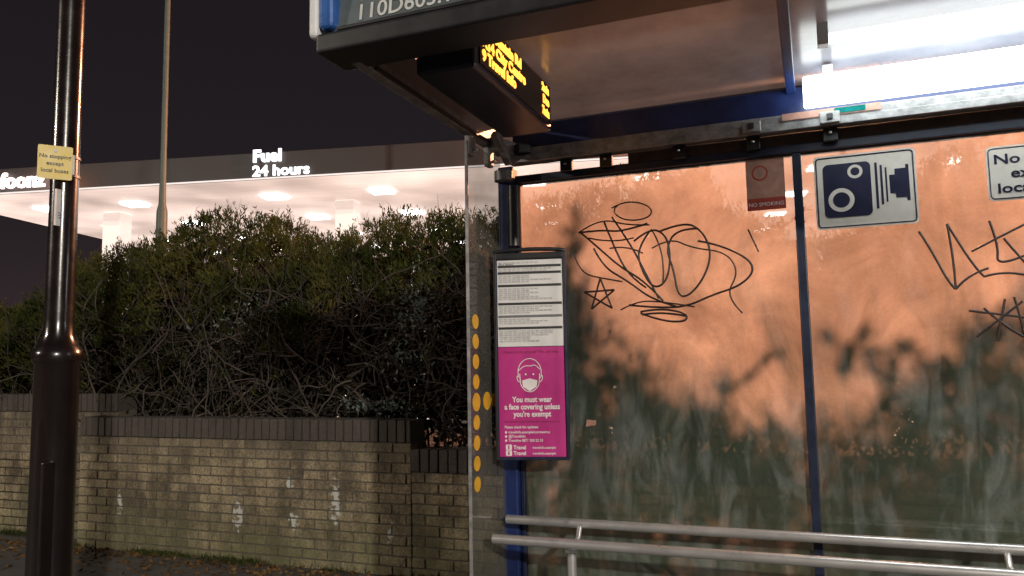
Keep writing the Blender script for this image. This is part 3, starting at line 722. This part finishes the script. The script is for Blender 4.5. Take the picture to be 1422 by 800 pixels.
E=empty('led_bus_display')
box('case',-1.285,-1.055,2.36,3.20,2.535,2.745,mat('display_housing',(.010,.014,.035),.35,var=.4,scale=6),E,.012,3)
box('window',-1.0545,-1.050,2.40,3.17,2.56,2.73,mat('display_glass',(.008,.006,.006),.12,var=.2),E,.001)
for yy in(2.6,3.0): box('hanger',-1.2,-1.14,yy-.03,yy+.03,2.745,2.78,M_dark,E,.003)
for i,(s,r_) in enumerate((('11 Fountain Rd','2min'),('X14 City Centre','Due'),('9 Travel Info','7min'))):
    zz=2.685-.052*i
    text('led_text',s,(-1.0485,2.42,zz),(0,1,0),(0,0,1),.055,M_amber,E,'LEFT',.0006,.0028,1,1.15)
    text('led_text',r_,(-1.0485,3.15,zz),(0,1,0),(0,0,1),.05,M_amber,E,'RIGHT',.0006,.0028,1,.9)

# ---------------------------------------------------------------- timetable case
TT=empty('bus_timetable_case',(-1.412,3.352,1.062),math.radians(14))
TT.scale=(.885,1,.955)
w=.385;h=1.01
box('back',0,w,0.0,.045,0,h,M_blue,TT,.006)
for nm,a in(('rim_left',(0,.014,0,h)),('rim_right',(w-.014,w,0,h)),('rim_bottom',(.0145,w-.0145,0,.014)),('rim_top',(.0145,w-.0145,h-.03,h))):
    box(nm,a[0],a[1],-.016,-.0005,a[2],a[3],M_dark if 'left' in nm or 'top' in nm else M_frame,TT,.003)
tube('hood',[(.0,-.004,h+.004),(.02,-.008,h+.012),(w/2,-.008,h+.018),(w-.02,-.008,h+.012),(w,-.004,h+.004)],.010,M_dark,TT,kind='NURBS')
px0,px1=.018,w-.018
flat('timetable_sheet',[(px0,.548),(px1,.548),(px1,.975),(px0,.975)],-.003,.002,M_paper,TT)
flat('poster_sheet',[(px0,.016),(px1,.016),(px1,.545),(px0,.545)],-.003,.002,M_pink,TT)
for i,z_ in enumerate((.938,.905,.842,.752,.690,.632)):
    flat('table_bar',[(px0+.004,z_),(px1-.006,z_),(px1-.006,z_+.012),(px0+.004,z_+.012)],-.0045,.001,M_ink if i!=4 else M_greyink,TT)
random.seed(3)
rows=[.958,.928,.918,.893,.883,.873,.863,.828,.818,.808,.798,.788,.778,.740,.730,.720,.710,.678,.668,.658,.620,.610,.600,.590,.580,.570]
for z_ in rows:
    s=' '.join('%02d%02d'%(random.randint(5,23),random.choice((2,12,17,22,32,42,47,52))) for _ in range(random.choice((7,9,11,12))))
    text('timetable_row',s,(px0+.008,-.0042,z_),(1,0,0),(0,0,1),.0105,M_greyink,TT,'LEFT',.0001)
text('timetable_head','Bus times',(px0+.01,-.0042,.948),(1,0,0),(0,0,1),.02,M_ink,TT,'LEFT',.0001)
cx=w/2
text('poster_head','Need to get around? We can help',(cx,-.0042,.515),(1,0,0),(0,0,1),.021,M_darkpink,TT,'CENTER',.0001,.0004)
def xz(P): return [(p[0],-.0048,p[1]) for p in P]
fx,fz=cx-.01,.40
tube('icon_lines',[xz([(fx+.062*math.cos(a),fz+.02+.068*math.sin(a)) for a in [math.radians(d_) for d_ in range(-25,206,15)]]),
  xz([(fx-.058,fz+.03),(fx-.03,fz+.055),(fx+.005,fz+.05),(fx+.03,fz+.06),(fx+.055,fz+.035)]),
  xz([(fx-.052,fz+.015),(fx-.052,fz-.03),(fx-.035,fz-.06),(fx,fz-.078),(fx+.035,fz-.06),(fx+.052,fz-.03),(fx+.052,fz+.015)]),
  xz([(fx-.058,fz+.0),(fx-.068,fz+.01),(fx-.066,fz-.02),(fx-.054,fz-.026)]),xz([(fx+.058,fz),(fx+.068,fz+.01),(fx+.066,fz-.02),(fx+.054,fz-.026)])],.0026,M_wprint,TT,kind='NURBS',res=1)
flat('icon_mask',[(fx-.04,fz-.018),(fx,fz-.008),(fx+.04,fz-.018),(fx+.036,fz-.048),(fx,fz-.07),(fx-.036,fz-.048)],-.005,.001,M_wprint,TT)
for s_ in(-1,1): flat('icon_eye',circ(fx+s_*.02,fz+.012,.005,12),-.005,.001,M_wprint,TT)
for s,zz,sz in(('You must wear',.278,.037),('a face covering unless',.243,.037),("you're exempt",.208,.037)):
    text('poster_text',s,(cx,-.0042,zz),(1,0,0),(0,0,1),sz,M_wprint,TT,'CENTER',.0001,.0011,1,.9)
text('poster_text','Exemptions apply to those who cannot wear one',(cx,-.0042,.180),(1,0,0),(0,0,1),.0145,M_darkpink,TT,'CENTER',.0001,.0003)
text('poster_text','Please check for updates:',(.045,-.0042,.152),(1,0,0),(0,0,1),.0175,M_wprint,TT,'LEFT',.0001,.0003)
for s,zz in(('travelinfo.example/coronavirus',.128),('@TravelInfo',.108),('Traveline 0871 200 22 33',.088)):
    text('poster_text',s,(.065,-.0042,zz),(1,0,0),(0,0,1),.0175,M_wprint,TT,'LEFT',.0001,.0003); flat('icon',circ(.052,zz+.005,.006,10),-.0045,.001,M_wprint,TT)
for zz in(.05,.0225):
    flat('logo',rrect(.05,.082,zz-.002,zz+.024,.004),-.0045,.001,M_wprint,TT)
    flat('logo_mark',[(.062,zz+.002),(.069,zz+.002),(.069,zz+.02),(.062,zz+.02)],-.0052,.0005,M_pink,TT)
    text('poster_text','Travel',(.09,-.0042,zz+.002),(1,0,0),(0,0,1),.026,M_wprint,TT,'LEFT',.0001,.0008)
    text('poster_text','travelinfo.example',(.19,-.0042,zz+.004),(1,0,0),(0,0,1),.0165,M_wprint,TT,'LEFT',.0001,.0003)
for z_ in(.25,.85): box('mount_bracket',.02,.10,.0455,.17,z_-.03,z_+.03,M_dark,TT,.004)

# ---------------------------------------------------------------- lights
def point(name,loc,P,colr,r):
    l=bpy.data.lights.new(name,'POINT'); l.energy=P; l.color=colr; l.shadow_soft_size=r
    o=bpy.data.objects.new(name,l); o.location=loc; col.objects.link(o); return o
point('sodium_lamp_light',(.6,13.1,6.40),8500,(1,.42,.21),.10)
point('street_lamp_light',(12.8,-13.0,7.95),15000,(1,.90,.78),.25)
point('street_lamp_light',(-16.5,-10.0,7.95),6000,(1,.86,.72),.25)
point('store_sign_light',(-14.2,10.5,5.42),16,(1,.3,.1),.05)

# ---------------------------------------------------------------- night sky
w=bpy.data.worlds.new('World'); scn.world=w; w.use_nodes=True; nt=w.node_tree; nt.nodes.clear(); L=nt.links
out=nt.nodes.new('ShaderNodeOutputWorld')
tc=nt.nodes.new('ShaderNodeTexCoord'); sp=nt.nodes.new('ShaderNodeSeparateXYZ'); L.new(tc.outputs['Generated'],sp.inputs[0])
r=nt.nodes.new('ShaderNodeValToRGB'); e=r.color_ramp.elements
e[0].position=0; e[0].color=(.036,.025,.026,1); e[1].position=.6; e[1].color=(.0095,.0078,.0098,1)
x_=e.new(.2); x_.color=(.017,.0130,.0152,1)
L.new(sp.outputs['Z'],r.inputs['Fac'])
b1=nt.nodes.new('ShaderNodeBackground'); L.new(r.outputs[0],b1.inputs[0]); b1.inputs[1].default_value=1
L.new(b1.outputs[0],out.inputs[0])

# ---------------------------------------------------------------- camera
cd=bpy.data.cameras.new('camera'); cd.lens=27.09; cd.sensor_width=36; cd.clip_end=2000; cd.clip_start=.05
cam=bpy.data.objects.new('camera',cd); col.objects.link(cam)
cam.matrix_world=Matrix.Translation((0,0,1.5))@Matrix.Rotation(math.radians(21.5),4,'Z')@Matrix.Rotation(math.radians(95.7),4,'X')@Matrix.Rotation(math.radians(-1.06),4,'Z')
scn.camera=cam
